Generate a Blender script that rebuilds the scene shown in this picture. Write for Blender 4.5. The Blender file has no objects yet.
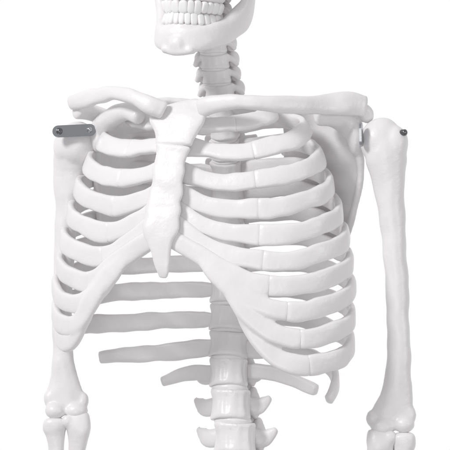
import bpy, bmesh, math, time
from mathutils import Vector, Matrix, noise
MM=0.001; ZC=1.3
def P(px,py,d=0.0):
    return Vector(((px-225)*MM, d*MM, (225-py)*MM+ZC))
col=bpy.context.scene.collection
WM={}
def setparent(o,p):
    o.parent=p
    o.matrix_parent_inverse=WM.get(p.name,p.matrix_basis).inverted()
# ---------------- materials
def bone_mat(name,c1,c2,rough,bump):
    m=bpy.data.materials.new(name); m.use_nodes=True; nt=m.node_tree; b=nt.nodes['Principled BSDF']
    tc=nt.nodes.new('ShaderNodeTexCoord')
    n=nt.nodes.new('ShaderNodeTexNoise'); n.inputs['Scale'].default_value=28; n.inputs['Detail'].default_value=5
    r=nt.nodes.new('ShaderNodeValToRGB'); r.color_ramp.elements[0].position=.3; r.color_ramp.elements[1].position=.7
    r.color_ramp.elements[0].color=(*c1,1); r.color_ramp.elements[1].color=(*c2,1)
    nt.links.new(tc.outputs['Object'],n.inputs['Vector']); nt.links.new(n.outputs['Fac'],r.inputs['Fac'])
    nt.links.new(r.outputs['Color'],b.inputs['Base Color'])
    n2=nt.nodes.new('ShaderNodeTexNoise'); n2.inputs['Scale'].default_value=210; n2.inputs['Detail'].default_value=4
    n3=nt.nodes.new('ShaderNodeTexNoise'); n3.inputs['Scale'].default_value=50; n3.inputs['Detail'].default_value=2
    ad=nt.nodes.new('ShaderNodeMath'); ad.operation='MULTIPLY_ADD'; ad.inputs[1].default_value=2.0
    nt.links.new(tc.outputs['Object'],n2.inputs['Vector']); nt.links.new(tc.outputs['Object'],n3.inputs['Vector'])
    nt.links.new(n3.outputs['Fac'],ad.inputs[0]); nt.links.new(n2.outputs['Fac'],ad.inputs[2])
    bp=nt.nodes.new('ShaderNodeBump'); bp.inputs['Strength'].default_value=bump; bp.inputs['Distance'].default_value=0.0012
    nt.links.new(ad.outputs[0],bp.inputs['Height']); nt.links.new(bp.outputs['Normal'],b.inputs['Normal'])
    b.inputs['Roughness'].default_value=rough
    b.inputs['IOR'].default_value=1.48
    return m
BONE=bone_mat('bone_plastic',(.785,.765,.77),(.82,.805,.81),.35,.28)
CART=bone_mat('cartilage_plastic',(.795,.775,.78),(.825,.81,.815),.33,.22)
TOOTH=bone_mat('tooth_enamel',(.85,.84,.84),(.87,.86,.86),.22,.10)
def metal(name,c,r):
    m=bpy.data.materials.new(name); m.use_nodes=True; nt=m.node_tree; b=nt.nodes['Principled BSDF']
    b.inputs['Base Color'].default_value=(*c,1); b.inputs['Metallic'].default_value=1
    n=nt.nodes.new('ShaderNodeTexNoise'); n.inputs['Scale'].default_value=300
    mr=nt.nodes.new('ShaderNodeMapRange'); mr.inputs['To Min'].default_value=r-.06; mr.inputs['To Max'].default_value=r+.08
    nt.links.new(n.outputs['Fac'],mr.inputs['Value']); nt.links.new(mr.outputs['Result'],b.inputs['Roughness'])
    return m
STEEL=metal('brushed_steel',(.50,.51,.53),.2)
DARK=metal('dark_screw',(.18,.18,.19),.3)
# ---------------- geometry helpers
def cr(vals,t):
    n=len(vals)-1; k=min(int(t*n),n-1); f=t*n-k
    p1=vals[k];p2=vals[k+1]; p0=vals[k-1] if k>0 else p1*2-p2; p3=vals[k+2] if k+2<=n else p2*2-p1
    return .5*((2*p1)+(p2-p0)*f+(2*p0-5*p1+4*p2-p3)*f*f+(3*p1-p0-3*p2+p3)*f**3)
def raw_sweep(bm,pts,rad,nrm,seg=20,expo=2.0,cap=True):
    n=len(pts); rings=[]
    def frame(i):
        T=(pts[min(i+1,n-1)]-pts[max(i-1,0)]).normalized()
        N=nrm[i]-T*nrm[i].dot(T)
        if N.length<1e-6: N=Vector((0,0,1)).cross(T)
        N.normalize(); return T,N,T.cross(N)
    def ring(c,T,N,W,a,b):
        out=[]
        for k in range(seg):
            t=2*math.pi*k/seg; ca,sa=math.cos(t),math.sin(t)
            x=math.copysign(abs(ca)**(2/expo),ca)*a; y=math.copysign(abs(sa)**(2/expo),sa)*b
            out.append(bm.verts.new(c+W*x+N*y))
        return out
    for i in range(n):
        T,N,W=frame(i); a,b=rad[i]
        if i==0 and cap:
            r=min(a,b)*.4
            rings.append(ring(pts[0]-T*r,T,N,W,a*.55,b*.45)); rings.append(ring(pts[0]-T*r*.6,T,N,W,a*.88,b*.82))
        rings.append(ring(pts[i],T,N,W,a,b))
        if i==n-1 and cap:
            r=min(a,b)*.4
            rings.append(ring(pts[i]+T*r*.6,T,N,W,a*.88,b*.82)); rings.append(ring(pts[i]+T*r,T,N,W,a*.55,b*.45))
    fs=[]
    for r0,r1 in zip(rings,rings[1:]):
        for k in range(seg):
            fs.append(bm.faces.new((r0[k],r0[(k+1)%seg],r1[(k+1)%seg],r1[k])))
    fs.append(bm.faces.new(rings[0][::-1])); fs.append(bm.faces.new(rings[-1]))
    bmesh.ops.recalc_face_normals(bm,faces=fs)
def tube(bm,pts,rad,hint=(0,-1,0),sub=6,seg=18,expo=2.0):
    n=(len(pts)-1)*sub
    pts=[Vector(p) for p in pts]; rv=[Vector((r[0],r[1],0)) if isinstance(r,(tuple,list)) else Vector((r,r,0)) for r in rad]
    pp=[cr(pts,i/n) for i in range(n+1)]; rr=[cr(rv,i/n) for i in range(n+1)]
    raw_sweep(bm,pp,[(max(r.x,1e-5),max(r.y,1e-5)) for r in rr],[Vector(hint)]*(n+1),seg,expo)
def ell(bm,c,r,rot=None,seg=20):
    M=Matrix.Translation(Vector(c))@(rot.to_4x4() if rot else Matrix.Identity(4))
    res=bmesh.ops.create_uvsphere(bm,u_segments=seg,v_segments=max(8,seg*2//3),radius=1)
    for v in res['verts']:
        p=v.co; v.co=M@Vector((p.x*r[0],p.y*r[1],p.z*r[2]))
def finish(name,bm,parent=None,mat=BONE,voxel=None,smooth=0,factor=.5,M=None,lumpy=0.0,fn=None):
    me=bpy.data.meshes.new(name); bm.to_mesh(me); bm.free()
    if voxel:
        o=bpy.data.objects.new('tmp',me); col.objects.link(o)
        md=o.modifiers.new('r','REMESH'); md.mode='VOXEL'; md.voxel_size=voxel; md.adaptivity=0
        if smooth:
            s=o.modifiers.new('s','SMOOTH'); s.factor=factor; s.iterations=smooth
        dg=bpy.context.evaluated_depsgraph_get()
        m2=bpy.data.meshes.new_from_object(o.evaluated_get(dg))
        bpy.data.objects.remove(o)
        me=m2; me.name=name
    if fn:
        for v in me.vertices: fn(v)
    if lumpy:
        for v in me.vertices:
            v.co+=v.normal*(noise.noise(v.co*50)*lumpy)
    me.materials.clear(); me.materials.append(mat)
    me.polygons.foreach_set('use_smooth',[True]*len(me.polygons))
    o=bpy.data.objects.new(name,me); col.objects.link(o)
    if M is not None: o.matrix_basis=M
    WM[o.name]=(M.copy() if M is not None else Matrix.Identity(4))
    if parent: setparent(o,parent)
    return o
# ---------------- top-level thing
base=bpy.data.objects.new('skeleton',None); col.objects.link(base)
base.location=P(238,505,30); WM['skeleton']=Matrix.Translation(base.location)
base['label']='white plastic anatomical human skeleton model with steel shoulder brackets'
base['category']='skeleton'
# ---------------- ribs
SH=-0.30
CAGE={1:(130,270,32,-42),2:(101,305,44,-56),3:(87,318,54,-66),4:(77,329,62,-75),5:(69,338,68,-82),6:(62,344,72,-88),
 7:(58,347,74,-93),8:(55,349,73,-96),9:(54,350,70,-97),10:(57,348,64,-95),11:(60,333,58,-60),12:(90,335,52,-40)}
R={1:[(232,108,'b'),(258,104,'b'),(272,112,'e'),(254,122,'f'),(228,126,'f'),(196,125,'f')],
 2:[(233,127,'b'),(276,118,'b'),(305,131,'e'),(290,143,'f'),(250,152,'f'),(225,153,'f'),(188,148,'f')],
 3:[(233,148,'b'),(285,141,'b'),(318,158,'e'),(302,171,'f'),(252,181,'f'),(215,182,'f'),(180,173,'f')],
 4:[(233,170,'b'),(292,166,'b'),(329,185,'e'),(312,198,'f'),(257,209,'f'),(215,208,'f'),(177,193,'f')],
 5:[(233,192,'b'),(298,189,'b'),(338,211,'e'),(320,225,'f'),(262,235,'f'),(218,230,'f'),(174,210,'f')],
 6:[(233,215,'b'),(300,213,'b'),(344,236,'e'),(324,250,'f'),(267,260,'f'),(220,250,'f'),(171,222,'f')],
 7:[(233,240,'b'),(302,238,'b'),(347,261,'e'),(326,276,'f'),(278,285,'f'),(235,275,'f'),(200,254,'f'),(168,234,'f')],
 8:[(233,265,'b'),(304,264,'b'),(349,287,'e'),(327,302,'f'),(288,309,'f'),(252,299,'f'),(222,277,'f'),(200,256,'f')],
 9:[(233,291,'b'),(304,292,'b'),(350,314,'e'),(327,329,'f'),(292,334,'f'),(262,323,'f'),(236,297,'f'),(218,272,'f')],
 10:[(233,321,'b'),(300,320,'b'),(348,342,'e'),(327,357,'f'),(295,359,'f'),(268,347,'f'),(247,321,'f'),(232,293,'f')],
 11:[(234,350,'b'),(290,354,'b'),(333,376,'e'),(326,397,'f')],
 12:[(236,374,'b'),(275,376,'b'),(316,390,'b')]}
L={1:[(216,108,'b'),(160,102,'b'),(130,111,'e'),(140,121,'f'),(164,124,'f')],
 2:[(215,127,'b'),(140,122,'b'),(101,138,'e'),(113,147,'f'),(135,150,'f'),(168,147,'f')],
 3:[(215,148,'b'),(130,145,'b'),(87,162,'e'),(99,173,'f'),(124,179,'f'),(166,171,'f')],
 4:[(216,170,'b'),(120,169,'b'),(77,187,'e'),(91,199,'f'),(118,206,'f'),(163,193,'f')],
 5:[(216,192,'b'),(112,192,'b'),(69,212,'e'),(84,225,'f'),(112,231,'f'),(160,211,'f')],
 6:[(217,215,'b'),(106,217,'b'),(62,237,'e'),(77,251,'f'),(106,255,'f'),(158,223,'f')],
 7:[(217,240,'b'),(102,243,'b'),(58,263,'e'),(72,277,'f'),(97,279,'f'),(128,256,'f'),(156,236,'f')],
 8:[(218,265,'b'),(100,268,'b'),(55,287,'e'),(66,301,'f'),(86,300,'f'),(111,275,'f'),(131,253,'f')],
 9:[(218,291,'b'),(100,296,'b'),(54,310,'e'),(63,324,'f'),(79,321,'f'),(97,294,'f'),(114,270,'f')],
 10:[(219,321,'b'),(105,326,'b'),(56,330,'e'),(63,341,'f'),(73,339,'f'),(85,317,'f'),(98,294,'f')],
 11:[(220,350,'b'),(160,355,'b'),(96,361,'b')],
 12:[(221,375,'b'),(190,377,'b'),(160,385,'b')]}
SEAM_R={1:236,2:252,3:254,4:257,5:259,6:262,7:268,8:284,9:296,10:306}
SEAM_L={1:150,2:130,3:122,4:116,5:111,6:104,7:92,8:82,9:73,10:67}
def hermite(kn,t):
    n=len(kn)
    for k in range(n-1):
        if t<=kn[k+1][0] or k==n-2: break
    def slope(j):
        if j==0: return (kn[1][1]-kn[0][1])/(kn[1][0]-kn[0][0])
        if j==n-1: return (kn[-1][1]-kn[-2][1])/(kn[-1][0]-kn[-2][0])
        a=(kn[j][1]-kn[j-1][1])/(kn[j][0]-kn[j-1][0]); b=(kn[j+1][1]-kn[j][1])/(kn[j+1][0]-kn[j][0])
        return (a+b)/2
    h=kn[k+1][0]-kn[k][0]; s=(t-kn[k][0])/h
    return (2*s**3-3*s*s+1)*kn[k][1]+(s**3-2*s*s+s)*h*slope(k)+(-2*s**3+3*s*s)*kn[k+1][1]+(s**3-s*s)*h*slope(k+1)
for side,DATA,SEAM in ((1,R,SEAM_R),(-1,L,SEAM_L)):
    arch_bm=bmesh.new()
    for i in range(1,13):
        XL,XR,ds,df=CAGE[i]; cx=(XL+XR)/2; a=(XR-XL)/2; yc=(ds*.85+df)/2+4; bb=ds+6-yc; bf=yc-df
        def th(px,k):
            if k=='e': return math.pi/2
            u=max(-1,min(1,side*(px-cx)/a)); t=math.asin(u)
            return t if k=='b' else math.pi-t
        kn=[(th(p[0],p[2]),p[1]) for p in DATA[i]]
        t0,t1=kn[0][0],kn[-1][0]
        has=i<=10
        ts=th(SEAM[i],'f') if has else t1
        def pt(t):
            c=math.cos(t); x=cx+side*a*math.sin(t)
            y=yc+(bb if c>0 else bf)*math.copysign(abs(c)**.88,c)+SH*(x-cx)
            py=hermite(kn,t)
            sd=i*7.3+side*3
            x+=noise.noise(Vector((t*2.2,sd,0)))*2.2; py+=noise.noise(Vector((t*2.2,sd,9)))*2.0
            return P(x,py,y),x,y
        def build(ta,tb,n,kind):
            pts=[];nr=[];rd=[]
            for k in range(n+1):
                t=ta+(tb-ta)*k/n; p,x,y=pt(t); pts.append(p)
                yy=y-SH*(x-cx)
                b=(bb if math.cos(t)>0 else bf)
                up={1:1.0,2:.6,3:.35}.get(i,.12 if i<7 else 0)
                nr.append(Vector(((x-cx)/a,(yy-yc)/b*1.1,up)))
                f=(t-t0)/(t1-t0); g=k/n
                wob=1+.11*noise.noise(Vector((t*3.5,i*3.1+side,4)))+.09*noise.noise(Vector((t*9,i*3.1+side,8)))
                if kind=='rib':
                    w=8.2+1.5*min(1,f*2.2); th_=4.4-0.5*f
                    if i>=11: w=(9.2 if i==11 else 7.8)*(1-.35*g**3)
                    if i<=10: w+=.3*max(0,g-.85)/.15
                    if g<.05: w*=.7+.3*g/.05
                else:
                    w=9.9-1.1*math.sin(g*math.pi*.6)-.5*g; th_=4.1
                    if i<=6: w+=2.6*max(0,g-.72)/.28
                    else:
                        w=10.3-.5*g; th_=4.7
                        if i>7: w-=4.8*max(0,g-.7)/.3; th_-=2.8*max(0,g-.7)/.3
                rd.append((w*wob*MM,th_*MM))
            return pts,rd,nr
        gap=.40/a
        bm=bmesh.new(); pts,rd,nr=build(t0,ts-gap,60,'rib'); raw_sweep(bm,pts,rd,nr,24,3.2)
        rib=finish('rib',bm,base,BONE,lumpy=.0010); rib['group']='ribs of the rib cage'
        if has:
            if i<=6:
                bm=bmesh.new(); pts,rd,nr=build(ts+gap,t1,30,'c'); raw_sweep(bm,pts,rd,nr,24,3.2)
                finish('costal_cartilage',bm,rib,CART,lumpy=.0010)
            else:
                pts,rd,nr=build(ts+gap*.6,t1,30,'c'); raw_sweep(arch_bm,pts,rd,nr,24,3.2)
    finish('costal_cartilage',arch_bm,base,CART,voxel=.0014,smooth=7,lumpy=.0010)
# ---------------- sternum
bm=bmesh.new()
st=[(180,106,-46,19,4),(180,110,-49,27,5),(179,117,-53,29,5.5),(178,125,-57,27.5,5.5),(177,133,-60,22.5,5.3),(176,140,-62,19.5,5.2),(175,146.2,-65,18.3,5)]
tube(bm,[P(a,b,c) for a,b,c,d,e in st],[(d*MM,e*MM) for a,b,c,d,e in st],hint=(-.3,-1,0.1),sub=5,seg=40,expo=3.6)
man=finish('manubrium',bm,None,BONE,voxel=.0012,smooth=5,lumpy=.0008)
bm=bmesh.new()
st=[(174.5,147.8,-66,18,5),(173,156,-67,15.5,4.8),(171,164,-70,15,4.5),(170,172,-72,16.5,4.5),(169,182,-75,15.2,4.5),(168,192,-77,17.3,4.5),(166,201,-79,16.3,4.5),(165,210,-81,18.5,4.5),(164,217,-83,17.6,4.5),(163,226,-85,18.6,4.4),(162,234,-86,17,4.4),
 (162,241,-87,13.5,4.3),(163,250,-88,10.4,4),(164,261,-88,8.4,3.7),(165,270,-88,6.4,3.2),(165,276,-87,4.4,2.6)]
tube(bm,[P(a,b,c) for a,b,c,d,e in st],[(d*MM,e*MM) for a,b,c,d,e in st],hint=(-.3,-1,0.1),sub=4,seg=40,expo=3.4)
stn=finish('sternum',bm,base,BONE,voxel=.0012,smooth=5,lumpy=.0008)
setparent(man,stn)
# ---------------- collarbones
def clav(c):
    bm=bmesh.new(); tube(bm,[P(q[0],q[1],q[2]) for q in c],[(q[3]*MM,q[4]*MM) for q in c],hint=(0,-1,.1),sub=7,seg=24,expo=2.4)
    finish('collarbone',bm,base,BONE,lumpy=.0020)
clav([(164,112,-55,9.5,7),(150,106,-55,8.5,6.5),(134,99,-46,7.4,6),(116,94,-26,7.4,6),(98,96,0,8.2,5.5),(82,99,25,9,5.5),(70,102,38,7.5,5)])
clav([(202,111,-59,10,8),(217,107,-68,8.4,7),(240,105,-78,7,6.5),(268,107,-78,7.2,6.5),(297,108,-66,8.4,5.5),(325,106,-50,10.8,5),(346,105,-42,12,5),(363,108,-34,11,5)])
# ---------------- shoulder blades
def plate(bm,outline,thick,n):
    c=sum(outline,Vector())/len(outline); f=[]; n=n.normalized()*thick
    vs=[bm.verts.new(p) for p in outline]
    top=[bm.verts.new(p+n) for p in outline]; ct=bm.verts.new(c+n*.9); cb=bm.verts.new(c)
    k=len(vs)
    for j in range(k):
        f.append(bm.faces.new((vs[j],vs[(j+1)%k],cb))); f.append(bm.faces.new((top[(j+1)%k],top[j],ct)))
        f.append(bm.faces.new((vs[(j+1)%k],vs[j],top[j],top[(j+1)%k])))
    bmesh.ops.recalc_face_normals(bm,faces=f)
def scapula(glen,lat,inf,med1,med2,sup,notch,spine,acro,cor,cr_,acr):
    bm=bmesh.new()
    plate(bm,[P(*glen),P(*lat),P(*inf),P(*med1),P(*med2),P(*sup),P(*notch)],3.8*MM,Vector((0,1,0)))
    tube(bm,[P(*glen),P(*lat),P(*inf)],[5.5*MM,3.4*MM,3.2*MM])
    tube(bm,[P(*inf),P(*med1),P(*med2),P(*sup)],[3*MM,2.4*MM,2.4*MM,2.6*MM])
    tube(bm,[P(*sup),P(*notch),P(*glen)],[3*MM,6*MM,9*MM])
    tube(bm,[P(*q) for q in spine],[(4*MM,7*MM)]*(len(spine)-1)+[(8*MM,10*MM)],hint=(0,1,.3))
    tube(bm,[P(*q) for q in acro],[(acr*MM,8*MM)]*len(acro),hint=(0,1,.3))
    tube(bm,[P(*q) for q in cor],[r*MM for r in cr_])
    ell(bm,P(*glen),(8*MM,12*MM,18*MM))
    return finish('shoulder_blade',bm,base,BONE,voxel=.0015,smooth=4,lumpy=.0012)
scapula((354,138,-24),(360,178,-16),(343,251,0),(318,238,30),(290,175,58),(286,106,45),(322,104,-12),
 [(285,150,72),(315,130,55),(345,116,22),(360,110,-2)],[(354,112,-5),(362,113,-20),(365,115,-30)],
 [(346,124,-22),(332,117,-32),(318,118,-38)],[12,11,9],10)
scapula((96,134,38),(94,185,60),(98,245,85),(130,245,95),(160,170,98),(158,112,80),(125,106,45),
 [(158,146,102),(125,126,88),(92,112,62),(80,108,48)],[(104,116,55),(88,110,50),(75,110,38)],
 [(104,124,30),(114,116,6),(128,112,-12),(140,118,-26)],[12,10.5,9.5,8],9)
# ---------------- vertebrae
def vert_mesh(rx,ry,h,tx,ty,tr,sp,kind):
    bm=bmesh.new(); seg=66; rings=[]
    amp=.085 if kind=='l' else .05
    prof=[(-1,.93),(-.95,.98),(-.78,1.01),(-.5,.96),(-.2,.93),(.2,.93),(.5,.96),(.78,1.01),(.95,.98),(1,.93)]
    for z,r in prof:
        ring=[]
        for k in range(seg):
            t=2*math.pi*k/seg; g=1+(amp*(abs(math.sin(6.5*t+.9*math.sin(3*t)))-.6))*(1-z*z)+.025*math.sin(5*t+z*2)
            y=math.sin(t)*ry*r*g
            if y>ry*.6: y=ry*.6+(y-ry*.6)*.4
            ring.append(bm.verts.new((math.cos(t)*rx*r*g,y,z*h*(1+.07*math.sin(2*t+1)))))
        rings.append(ring)
    fs=[]
    for a,b in zip(rings,rings[1:]):
        for k in range(seg): fs.append(bm.faces.new((a[k],a[(k+1)%seg],b[(k+1)%seg],b[k])))
    fs.append(bm.faces.new(rings[0][::-1])); fs.append(bm.faces.new(rings[-1]))
    bmesh.ops.recalc_face_normals(bm,faces=fs)
    for s in (-1,1):
        tube(bm,[Vector((s*rx*.6,ry*.7,h*.3)),Vector((s*rx*.75,ry*1.3,h*.3)),Vector((s*rx*.5,ry*1.9,h*.1)),Vector((0,ry*2.2,0))],[h*.42,h*.4,h*.4,h*.4])
        if kind=='l':
            q=1.09-.13*s
            tube(bm,[Vector((s*rx*.6,ry*1.0,h*.1)),Vector((s*tx*.72*q,ty*.8,h*.0)),Vector((s*tx*.92*q,ty*.9,h*.3)),Vector((s*tx*1.06*q,ty*.95,h*.6))],[(h*.6,h*.45),(tr*1.2,tr*.6),(tr*.9,tr*.55),(tr*.4,tr*.35)])
        else:
            tube(bm,[Vector((s*rx*.6,ry*1.2,h*.3)),Vector((s*tx*.75,ty*.95,h*.2)),Vector((s*tx,ty,h*.3 if kind=='t' else -h*.3))],[(h*.45,h*.4),(tr*.9,tr*.7),(tr*.8,tr*.8)])
        ell(bm,(s*rx*.8,ry*1.4,h*.85),(h*.38,h*.35,h*.6)); ell(bm,(s*rx*.7,ry*1.55,-h*.7),(h*.38,h*.35,h*.6))
    tube(bm,[Vector((0,ry*2.1,0)),Vector((0,ry*2.1+sp*.5,-sp*.2)),Vector((0,ry*2.1+sp,-sp*.45))],[(h*.3,h*.6),(h*.22,h*.6),(h*.3,h*.5)],hint=(0,0,1))
    if kind=='c':
        for s in(-1,1):
            tube(bm,[Vector((s*rx*.7,ry*.2,h*.7)),Vector((s*rx*1.2,ry*.5,h*.1)),Vector((s*rx*1.5,ry*.7,-h*.75))],[h*.38,h*.45,h*.35])
            ell(bm,(s*rx*1.15,ry*1.1,0),(rx*.45,ry*.5,h*1.2))
    if kind=='l':
        for s in(-1,1):
            tube(bm,[Vector((s*rx*1.0,ry*1.2,-h*.7)),Vector((s*rx*1.15,ry*1.25,0)),Vector((s*rx*.95,ry*1.35,h*.9))],[h*.25,h*.3,h*.22])
    bmesh.ops.transform(bm,matrix=Matrix.Scale(MM,4),verts=bm.verts[:],space=Matrix.Identity(4))
    return finish('vertebra',bm,None,BONE,voxel=.0010,smooth=1,lumpy=.0016)
TC=vert_mesh(13.6,10,6.4,19,11,4.2,12,'c'); TT=vert_mesh(16,13.5,10,27,25,5.5,22,'t'); TL=vert_mesh(20.3,16,13,34,21,6.8,24,'l')
def disc_mesh(rx,ry,h):
    bm=bmesh.new(); tube(bm,[Vector((0,0,-h)),Vector((0,0,0)),Vector((0,0,h))],[(rx*.88,ry*.88),(rx*.94,ry*.94),(rx*.88,ry*.88)],hint=(0,-1,0),sub=3,seg=36)
    bmesh.ops.transform(bm,matrix=Matrix.Scale(MM,4),verts=bm.verts[:],space=Matrix.Identity(4))
    return finish('intervertebral_disc',bm,None,CART)
DC=disc_mesh(13.2,9.6,1.6); DT=disc_mesh(15.6,13,2.0); DL=disc_mesh(20.3,15.6,3.0)
spine=[('c',208,-4,6),('c',209,12,8),('c',210,28,11),('c',212,44,14),('c',214,60,17),('c',216,75,20),('c',219,90,23),
 ('t',222,107,28),('t',224,127,36),('t',225,148,45),('t',226,170,52),('t',227,192,57),('t',227,215,60),('t',227,240,61),('t',228,265,60),('t',228,292,57),('t',228,320,52),
 ('t',228,347,46),('l',229,375,40),('l',231,407,33),('l',235,440,28),('l',239,474,26)]
def put(T,name,x,y,d,s,pitch,roll=0):
    o=T.copy(); col.objects.link(o); o.name=name
    M=Matrix.Translation(P(x,y,d))@Matrix.Rotation(math.radians(-17),4,'Z')@Matrix.Rotation(pitch,4,'X')@Matrix.Rotation(roll,4,'Y')@Matrix.Diagonal((s[0],s[1],s[2],1))
    o.matrix_basis=M; WM[o.name]=M; setparent(o,base); return o
tmpl={'c':(TC,DC,6.4),'t':(TT,DT,10),'l':(TL,DL,13)}
for k,(kd,x,y,d) in enumerate(spine):
    T,D,h=tmpl[kd]
    nx=spine[min(k+1,len(spine)-1)]; pv=spine[max(k-1,0)]
    pitch=math.atan2((nx[3]-pv[3]),(nx[2]-pv[2]))
    sp=(nx[2]-pv[2])/2 if 0<k<len(spine)-1 else abs(nx[2]-pv[2])
    sz=(sp*.46)/h
    sc={'c':1.02+.02*k,'t':.92+.035*(k-7) if k>6 else 1,'l':.99+.03*(k-18)}[kd]
    wob=noise.noise(Vector((k*1.7,2,5)))
    put(T,'vertebra',x+wob,y,d,(sc*(1+.05*wob),sc,sz),pitch,wob*.09)
    if k<len(spine)-1:
        put(D,'intervertebral_disc',(x+nx[1])/2,(y+nx[2])/2,(d+nx[3])/2,(sc,sc,1.0),pitch)
for o in (TC,TT,TL,DC,DT,DL): bpy.data.objects.remove(o)
# ---------------- upper arm bones
def humerus(pts,head,extra):
    bm=bmesh.new()
    tube(bm,[P(a,b,c) for a,b,c,_,_ in pts],[(w*MM,t*MM) for _,_,_,w,t in pts],hint=(0,-1,0),sub=7,seg=24)
    for c,r in head+extra: ell(bm,P(*c),tuple(q*MM for q in r),seg=28)
    return finish('upper_arm_bone',bm,base,BONE,voxel=.0016,smooth=9,lumpy=.0014)
humerus([(70,140,50,12,12),(69,155,50,19,14),(66,176,50,15.5,12),(64,205,50,12,10.5),(62,245,49,10.6,10),(60,290,48,10,9.5),(60,335,46,10,9),(61,362,44,11.5,8),(62,382,43,15,7.5),(63,400,42,20,8),(63,408,41,19,8)],
 [((75,142,44),(20,16,23)),((62,145,46),(12,13,18))],
 [((47,402,42),(6,7,9)),((81,403,42),(6,7,9)),((53,413,37),(11,10,8.5)),((74,413,38),(12,10,9))])
humerus([(384,142,-38,14,14),(384,157,-38,21,15),(386,178,-38,17,12.5),(389,205,-38,13.6,11.5),(392,245,-39,12.2,11),(395,290,-40,11.6,10.5),(396,335,-41,11.6,10),(396,368,-42,12.8,9),(394,392,-43,16,8),(391,408,-44,21,8),(390,416,-44,20,8)],
 [((380,143,-34),(22,17,24)),((393,146,-39),(13,14,20))],
 [((370,416,-43),(6,7,9)),((408,412,-43),(6,7,9)),((380,424,-46),(12,10,9)),((401,421,-48),(10.5,10,8.5))])
def forearm(pts,ex=[]):
    bm=bmesh.new(); tube(bm,[P(a,b,c) for a,b,c,_,_ in pts],[(w*MM,t*MM) for _,_,_,w,t in pts],hint=(0,-1,0),sub=6,seg=20,expo=2.6)
    for c,r in ex: ell(bm,P(*c),tuple(q*MM for q in r))
    finish('forearm_bone',bm,base,BONE,voxel=.0017,smooth=3,lumpy=.0020)
forearm([(53,424,36,11.5,9),(53,430,36,12,9),(54,444,37,8.5,7.5),(55,500,38,7,6.5)])
forearm([(76,418,38,11,8),(77,430,36,12.5,10),(76,444,37,10,8.5),(74,460,39,8.5,8),(72,500,42,7.5,7)],[((74,414,55),(9,8,14)),((82,436,34),(6,6,8)),((66,424,32),(6,5,7))])
forearm([(401,433,-48,11,9.5),(401,441,-48,11,9),(400,455,-48,8,8),(401,510,-48,6.5,6)])
forearm([(378,428,-46,13,8),(378,442,-47,13.5,10),(380,456,-46,10.5,8.5),(382,510,-44,7.5,7)],[((382,428,-32),(9,8,14)),((370,446,-50),(6,6,8)),((388,434,-52),(6,5,7))])
# ---------------- brackets
def bracket(M,L_,H,T):
    bm=bmesh.new(); n=14; pr=[]
    for k in range(n+1):
        t=math.pi/2+math.pi*k/n; pr.append((-L_+H+H*math.cos(t),H*math.sin(t)))
    for k in range(n+1):
        t=-math.pi/2+math.pi*k/n; pr.append((L_-H+H*math.cos(t),H*math.sin(t)))
    a=[bm.verts.new((x*MM,-T*MM,z*MM)) for x,z in pr]; b=[bm.verts.new((x*MM,T*MM,z*MM)) for x,z in pr]
    bm.faces.new(a); bm.faces.new(b[::-1])
    for k in range(len(a)): bm.faces.new((a[k],b[k],b[(k+1)%len(a)],a[(k+1)%len(a)]))
    bmesh.ops.recalc_face_normals(bm,faces=bm.faces[:])
    bmesh.ops.bevel(bm,geom=[e for e in bm.edges if e.calc_face_angle(0)>1],offset=.4*MM,segments=2,affect='EDGES')
    o=finish('shoulder_bracket',bm,base,STEEL,M=M)
    o.data.polygons.foreach_set('use_smooth',[False]*len(o.data.polygons))
    return o
def screw(parent,M,r,mat=DARK):
    bm=bmesh.new()
    tube(bm,[Vector((0,-1.0,0)),Vector((0,0.5,0)),Vector((0,3,0))],[r,r,r],hint=(0,0,1),sub=2,seg=24)
    ell(bm,(0,-1.6,0),(r*.75,1.2,r*.75))
    bmesh.ops.transform(bm,matrix=Matrix.Scale(MM,4),verts=bm.verts[:],space=Matrix.Identity(4))
    finish('screw',bm,parent,mat,M=M)
Mb=Matrix.Translation(P(73,130,24))@Matrix.Rotation(math.radians(-3),4,'Y')@Matrix.Rotation(math.radians(6),4,'Z')@Matrix.Rotation(math.radians(-14),4,'X')
b=bracket(Mb,22,6.2,1.0)
screw(b,Mb@Matrix.Translation((-15*MM,-1.8*MM,0)),3.2); screw(b,Mb@Matrix.Translation((15.5*MM,-1.8*MM,0)),2.6,STEEL)
Mb=Matrix.Translation(P(359,136,-49))@Matrix.Rotation(math.radians(78),4,'Z')@Matrix.Rotation(math.radians(80),4,'Y')
b=bracket(Mb,12,6,1.2)
Ms=Matrix.Translation(P(401.5,134,-49))@Matrix.Rotation(math.radians(50),4,'Z')
screw(b,Ms,3.2)
# ---------------- skull
HM=Matrix.Translation(P(178,58.5,-66))@Matrix.Rotation(math.radians(-23),4,'Z')@Matrix.Rotation(math.radians(3),4,'Y')@Matrix.Scale(MM,4)
def T(bm): bmesh.ops.transform(bm,matrix=HM,verts=bm.verts[:],space=Matrix.Identity(4))
bm=bmesh.new()
jp=[(-45,80,92),(-44,73,66),(-42,64,45),(-37,47,31),(-30,26,22),(-18,8,16),(0,2,15)]
jr=[(12,4.5),(18,5.5),(17,7),(13,7),(12,6.5),(12.5,6),(13,5.5)]
full=[Vector(p) for p in jp]+[Vector((-p[0],p[1],p[2])) for p in jp[-2::-1]]; fr=jr+jr[-2::-1]
n=(len(full)-1)*6; rv=[Vector((r[0],r[1],0)) for r in fr]
pp=[cr(full,k/n) for k in range(n+1)]; rr=[cr(rv,k/n) for k in range(n+1)]
raw_sweep(bm,pp,[(r.x,r.y) for r in rr],[Vector((p.x,p.y-55,0)) for p in pp],24,2.8)
tube(bm,[Vector((-16,4,5)),Vector((0,-2,3.5)),Vector((16,4,5))],[(4,4),(5,4),(4,4)])
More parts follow.
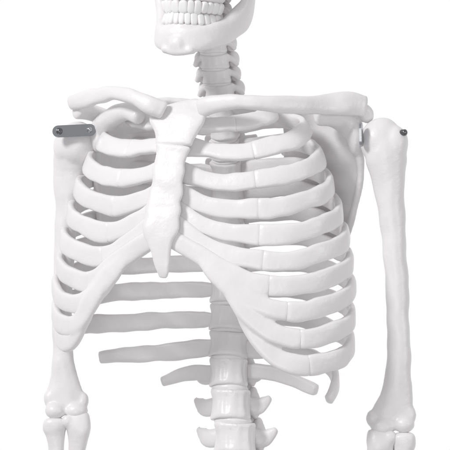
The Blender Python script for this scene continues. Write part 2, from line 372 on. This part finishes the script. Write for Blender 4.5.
ell(bm,(0,-2,10),(8,5,9)); ell(bm,(-13,1,5),(5,4.5,4.5)); ell(bm,(13,1,5),(5,4.5,4.5))
def arch(t,w=27,dep=40,y0=3): return w*math.sin(t),y0+dep*(1-math.cos(t))
ap=[Vector((*arch(math.radians(a),27,40,3),27)) for a in range(-85,86,17)]
tube(bm,ap,[(5,4.5)]*len(ap),hint=(0,0,1))
for k in range(12):
    t=math.radians(-66+12*k); x,y=arch(t,27,40,1.2)
    tube(bm,[Vector((x,y,30)),Vector((x*.98,y-.9,22)),Vector((x*.98,y+1,14))],[2.6,2.4,1.4],sub=3,seg=10)
T(bm); jaw=finish('jaw',bm,base,BONE,voxel=.0015,smooth=3,lumpy=.0012)
bm=bmesh.new()
ap=[Vector((*arch(math.radians(a),28,41,3),58)) for a in range(-85,86,17)]
tube(bm,ap,[(5,5.5)]*len(ap),hint=(0,0,1))
ell(bm,(0,28,69),(28,27,17)); ell(bm,(0,95,148),(71,92,70)); ell(bm,(0,50,120),(52,46,40)); ell(bm,(0,20,135),(50,16,10))
ell(bm,(0,100,92),(45,45,25))
for s in(-1,1):
    tube(bm,[Vector((s*24,16,70)),Vector((s*42,20,86)),Vector((s*60,38,96)),Vector((s*67,65,98)),Vector((s*66,92,100))],[(9,9),(10,7),(7,4.5),(5,3),(6,4)])
    tube(bm,[Vector((s*50,26,98)),Vector((s*56,26,115)),Vector((s*50,20,135))],[6,5,6])
    ell(bm,(s*52,105,85),(10,12,20))
tube(bm,[Vector((0,14,132)),Vector((0,4,120)),Vector((0,-4,108))],[(6,5)]*3)
T(bm)
HI=HM.inverted()
def sockets(v):
    p=HI@v.co
    if p.y>60: return
    for cx_,cz,rx,rz,dp in ((-31,113,18,16,30),(31,113,18,16,30),(0,90,10,14,18)):
        q=((p.x-cx_)/rx)**2+((p.z-cz)/rz)**2
        if q<1: v.co=HM@Vector((p.x,p.y+dp*(1-q**3),p.z)); return
skull=finish('skull',bm,base,BONE,voxel=.003,smooth=3,fn=sockets)
for up in (0,1):
    par=skull if up else jaw
    w=25.8 if not up else 26.8; dep=39; y0=1.3 if not up else .3
    tab=[]; acc=0; prev=None
    for q in range(-900,901):
        t=math.radians(q/10); xy=arch(t,w,dep,y0)
        if prev: acc+=math.hypot(xy[0]-prev[0],xy[1]-prev[1])
        prev=xy; tab.append((acc,t))
    widths=[9,9.5,6.6,6.6,6.8,5.8,5.3,5.3,5.8,6.8,6.6,6.6,9.5,9] if not up else [9,9.5,6.4,6.6,7.2,6.4,8.0,8.0,6.4,7.2,6.6,6.4,9.5,9]
    tot=sum(widths); s_=acc/2-tot/2
    for k in range(14):
        sc_=s_+widths[k]/2; s_+=widths[k]
        t=min(tab,key=lambda z:abs(z[0]-sc_))[1]; x,y=arch(t,w,dep,y0)
        x2,y2=arch(t+.02,w,dep,y0); x1,y1=arch(t-.02,w,dep,y0); an=math.atan2(y2-y1,x2-x1)
        idx=abs(k-6.5); hw=widths[k]*.59
        bm=bmesh.new()
        bmesh.ops.create_uvsphere(bm,u_segments=24,v_segments=16,radius=1)
        nn=noise.noise(Vector((k*2.3,up,1)))
        hh=(6.6 if idx<3 else 6)*(1+.09*nn)
        if abs(idx-2.5)<.1: hh=7.1
        for v in bm.verts:
            q=Vector([math.copysign(abs(c)**.58,c) for c in v.co])
            tip=(q.z if not up else -q.z)
            v.co=Vector((q.x*hw*(.95+.05*tip)+tip*nn*.5,q.y*(3 if idx<3 else 4.2)*(1-.3*tip),q.z*hh*(1-.06*abs(q.x))))
        z=(36 if not up else 47.2)+ (0 if idx<3 else (-.5 if not up else .5))+.5*nn
        M=HM@Matrix.Translation((x,y,z))@Matrix.Rotation(an+.16*noise.noise(Vector((k*3.1,up*4,7))),4,'Z')@Matrix.Rotation(math.radians(4 if up else -4),4,'X')
        finish('tooth',bm,par,TOOTH,M=M)
# ---------------- world + lights
w=bpy.data.worlds.new('World'); bpy.context.scene.world=w; w.use_nodes=True; nt=w.node_tree
bg=nt.nodes['Background']; tc=nt.nodes.new('ShaderNodeTexCoord'); sx=nt.nodes.new('ShaderNodeSeparateXYZ')
rp=nt.nodes.new('ShaderNodeValToRGB'); mr=nt.nodes.new('ShaderNodeMapRange'); mr.inputs['From Min'].default_value=-1; mr.inputs['From Max'].default_value=1
nt.links.new(tc.outputs['Generated'],sx.inputs[0]); nt.links.new(sx.outputs['Y'],mr.inputs['Value']); nt.links.new(mr.outputs['Result'],rp.inputs['Fac'])
e=rp.color_ramp.elements; e[0].position=.4; e[0].color=(.42,.42,.425,1); e[1].position=.9; e[1].color=(1,1,1,1)
nt.links.new(rp.outputs['Color'],bg.inputs['Color']); bg.inputs['Strength'].default_value=1.0
def area(name,loc,size,power,col_=(1,1,1)):
    l=bpy.data.lights.new(name,'AREA'); l.size=size; l.energy=power; l.color=col_
    o=bpy.data.objects.new(name,l); col.objects.link(o); o.location=loc
    d=Vector((0,0,ZC))-Vector(loc); o.rotation_euler=d.to_track_quat('-Z','Y').to_euler()
area('key_softbox',(-1.6,-1.5,2.9),.55,44)
area('fill_softbox',(1.9,-1.6,1.5),.7,9)
area('low_front_fill',(-.35,-2.7,.75),.9,11)  # added fill light, brightens the back ribs where the key is blocked
# ---------------- camera
cd=bpy.data.cameras.new('camera'); cam=bpy.data.objects.new('camera',cd); col.objects.link(cam)
cam.location=(0,-3,ZC); cam.rotation_euler=(math.pi/2,0,0); cd.sensor_width=36; cd.lens=36*3/.45; cd.clip_end=100; cd.clip_start=.05
bpy.context.scene.camera=cam
sc=bpy.context.scene; sc.view_settings.view_transform='Standard'; sc.view_settings.look='None'; sc.view_settings.exposure=0
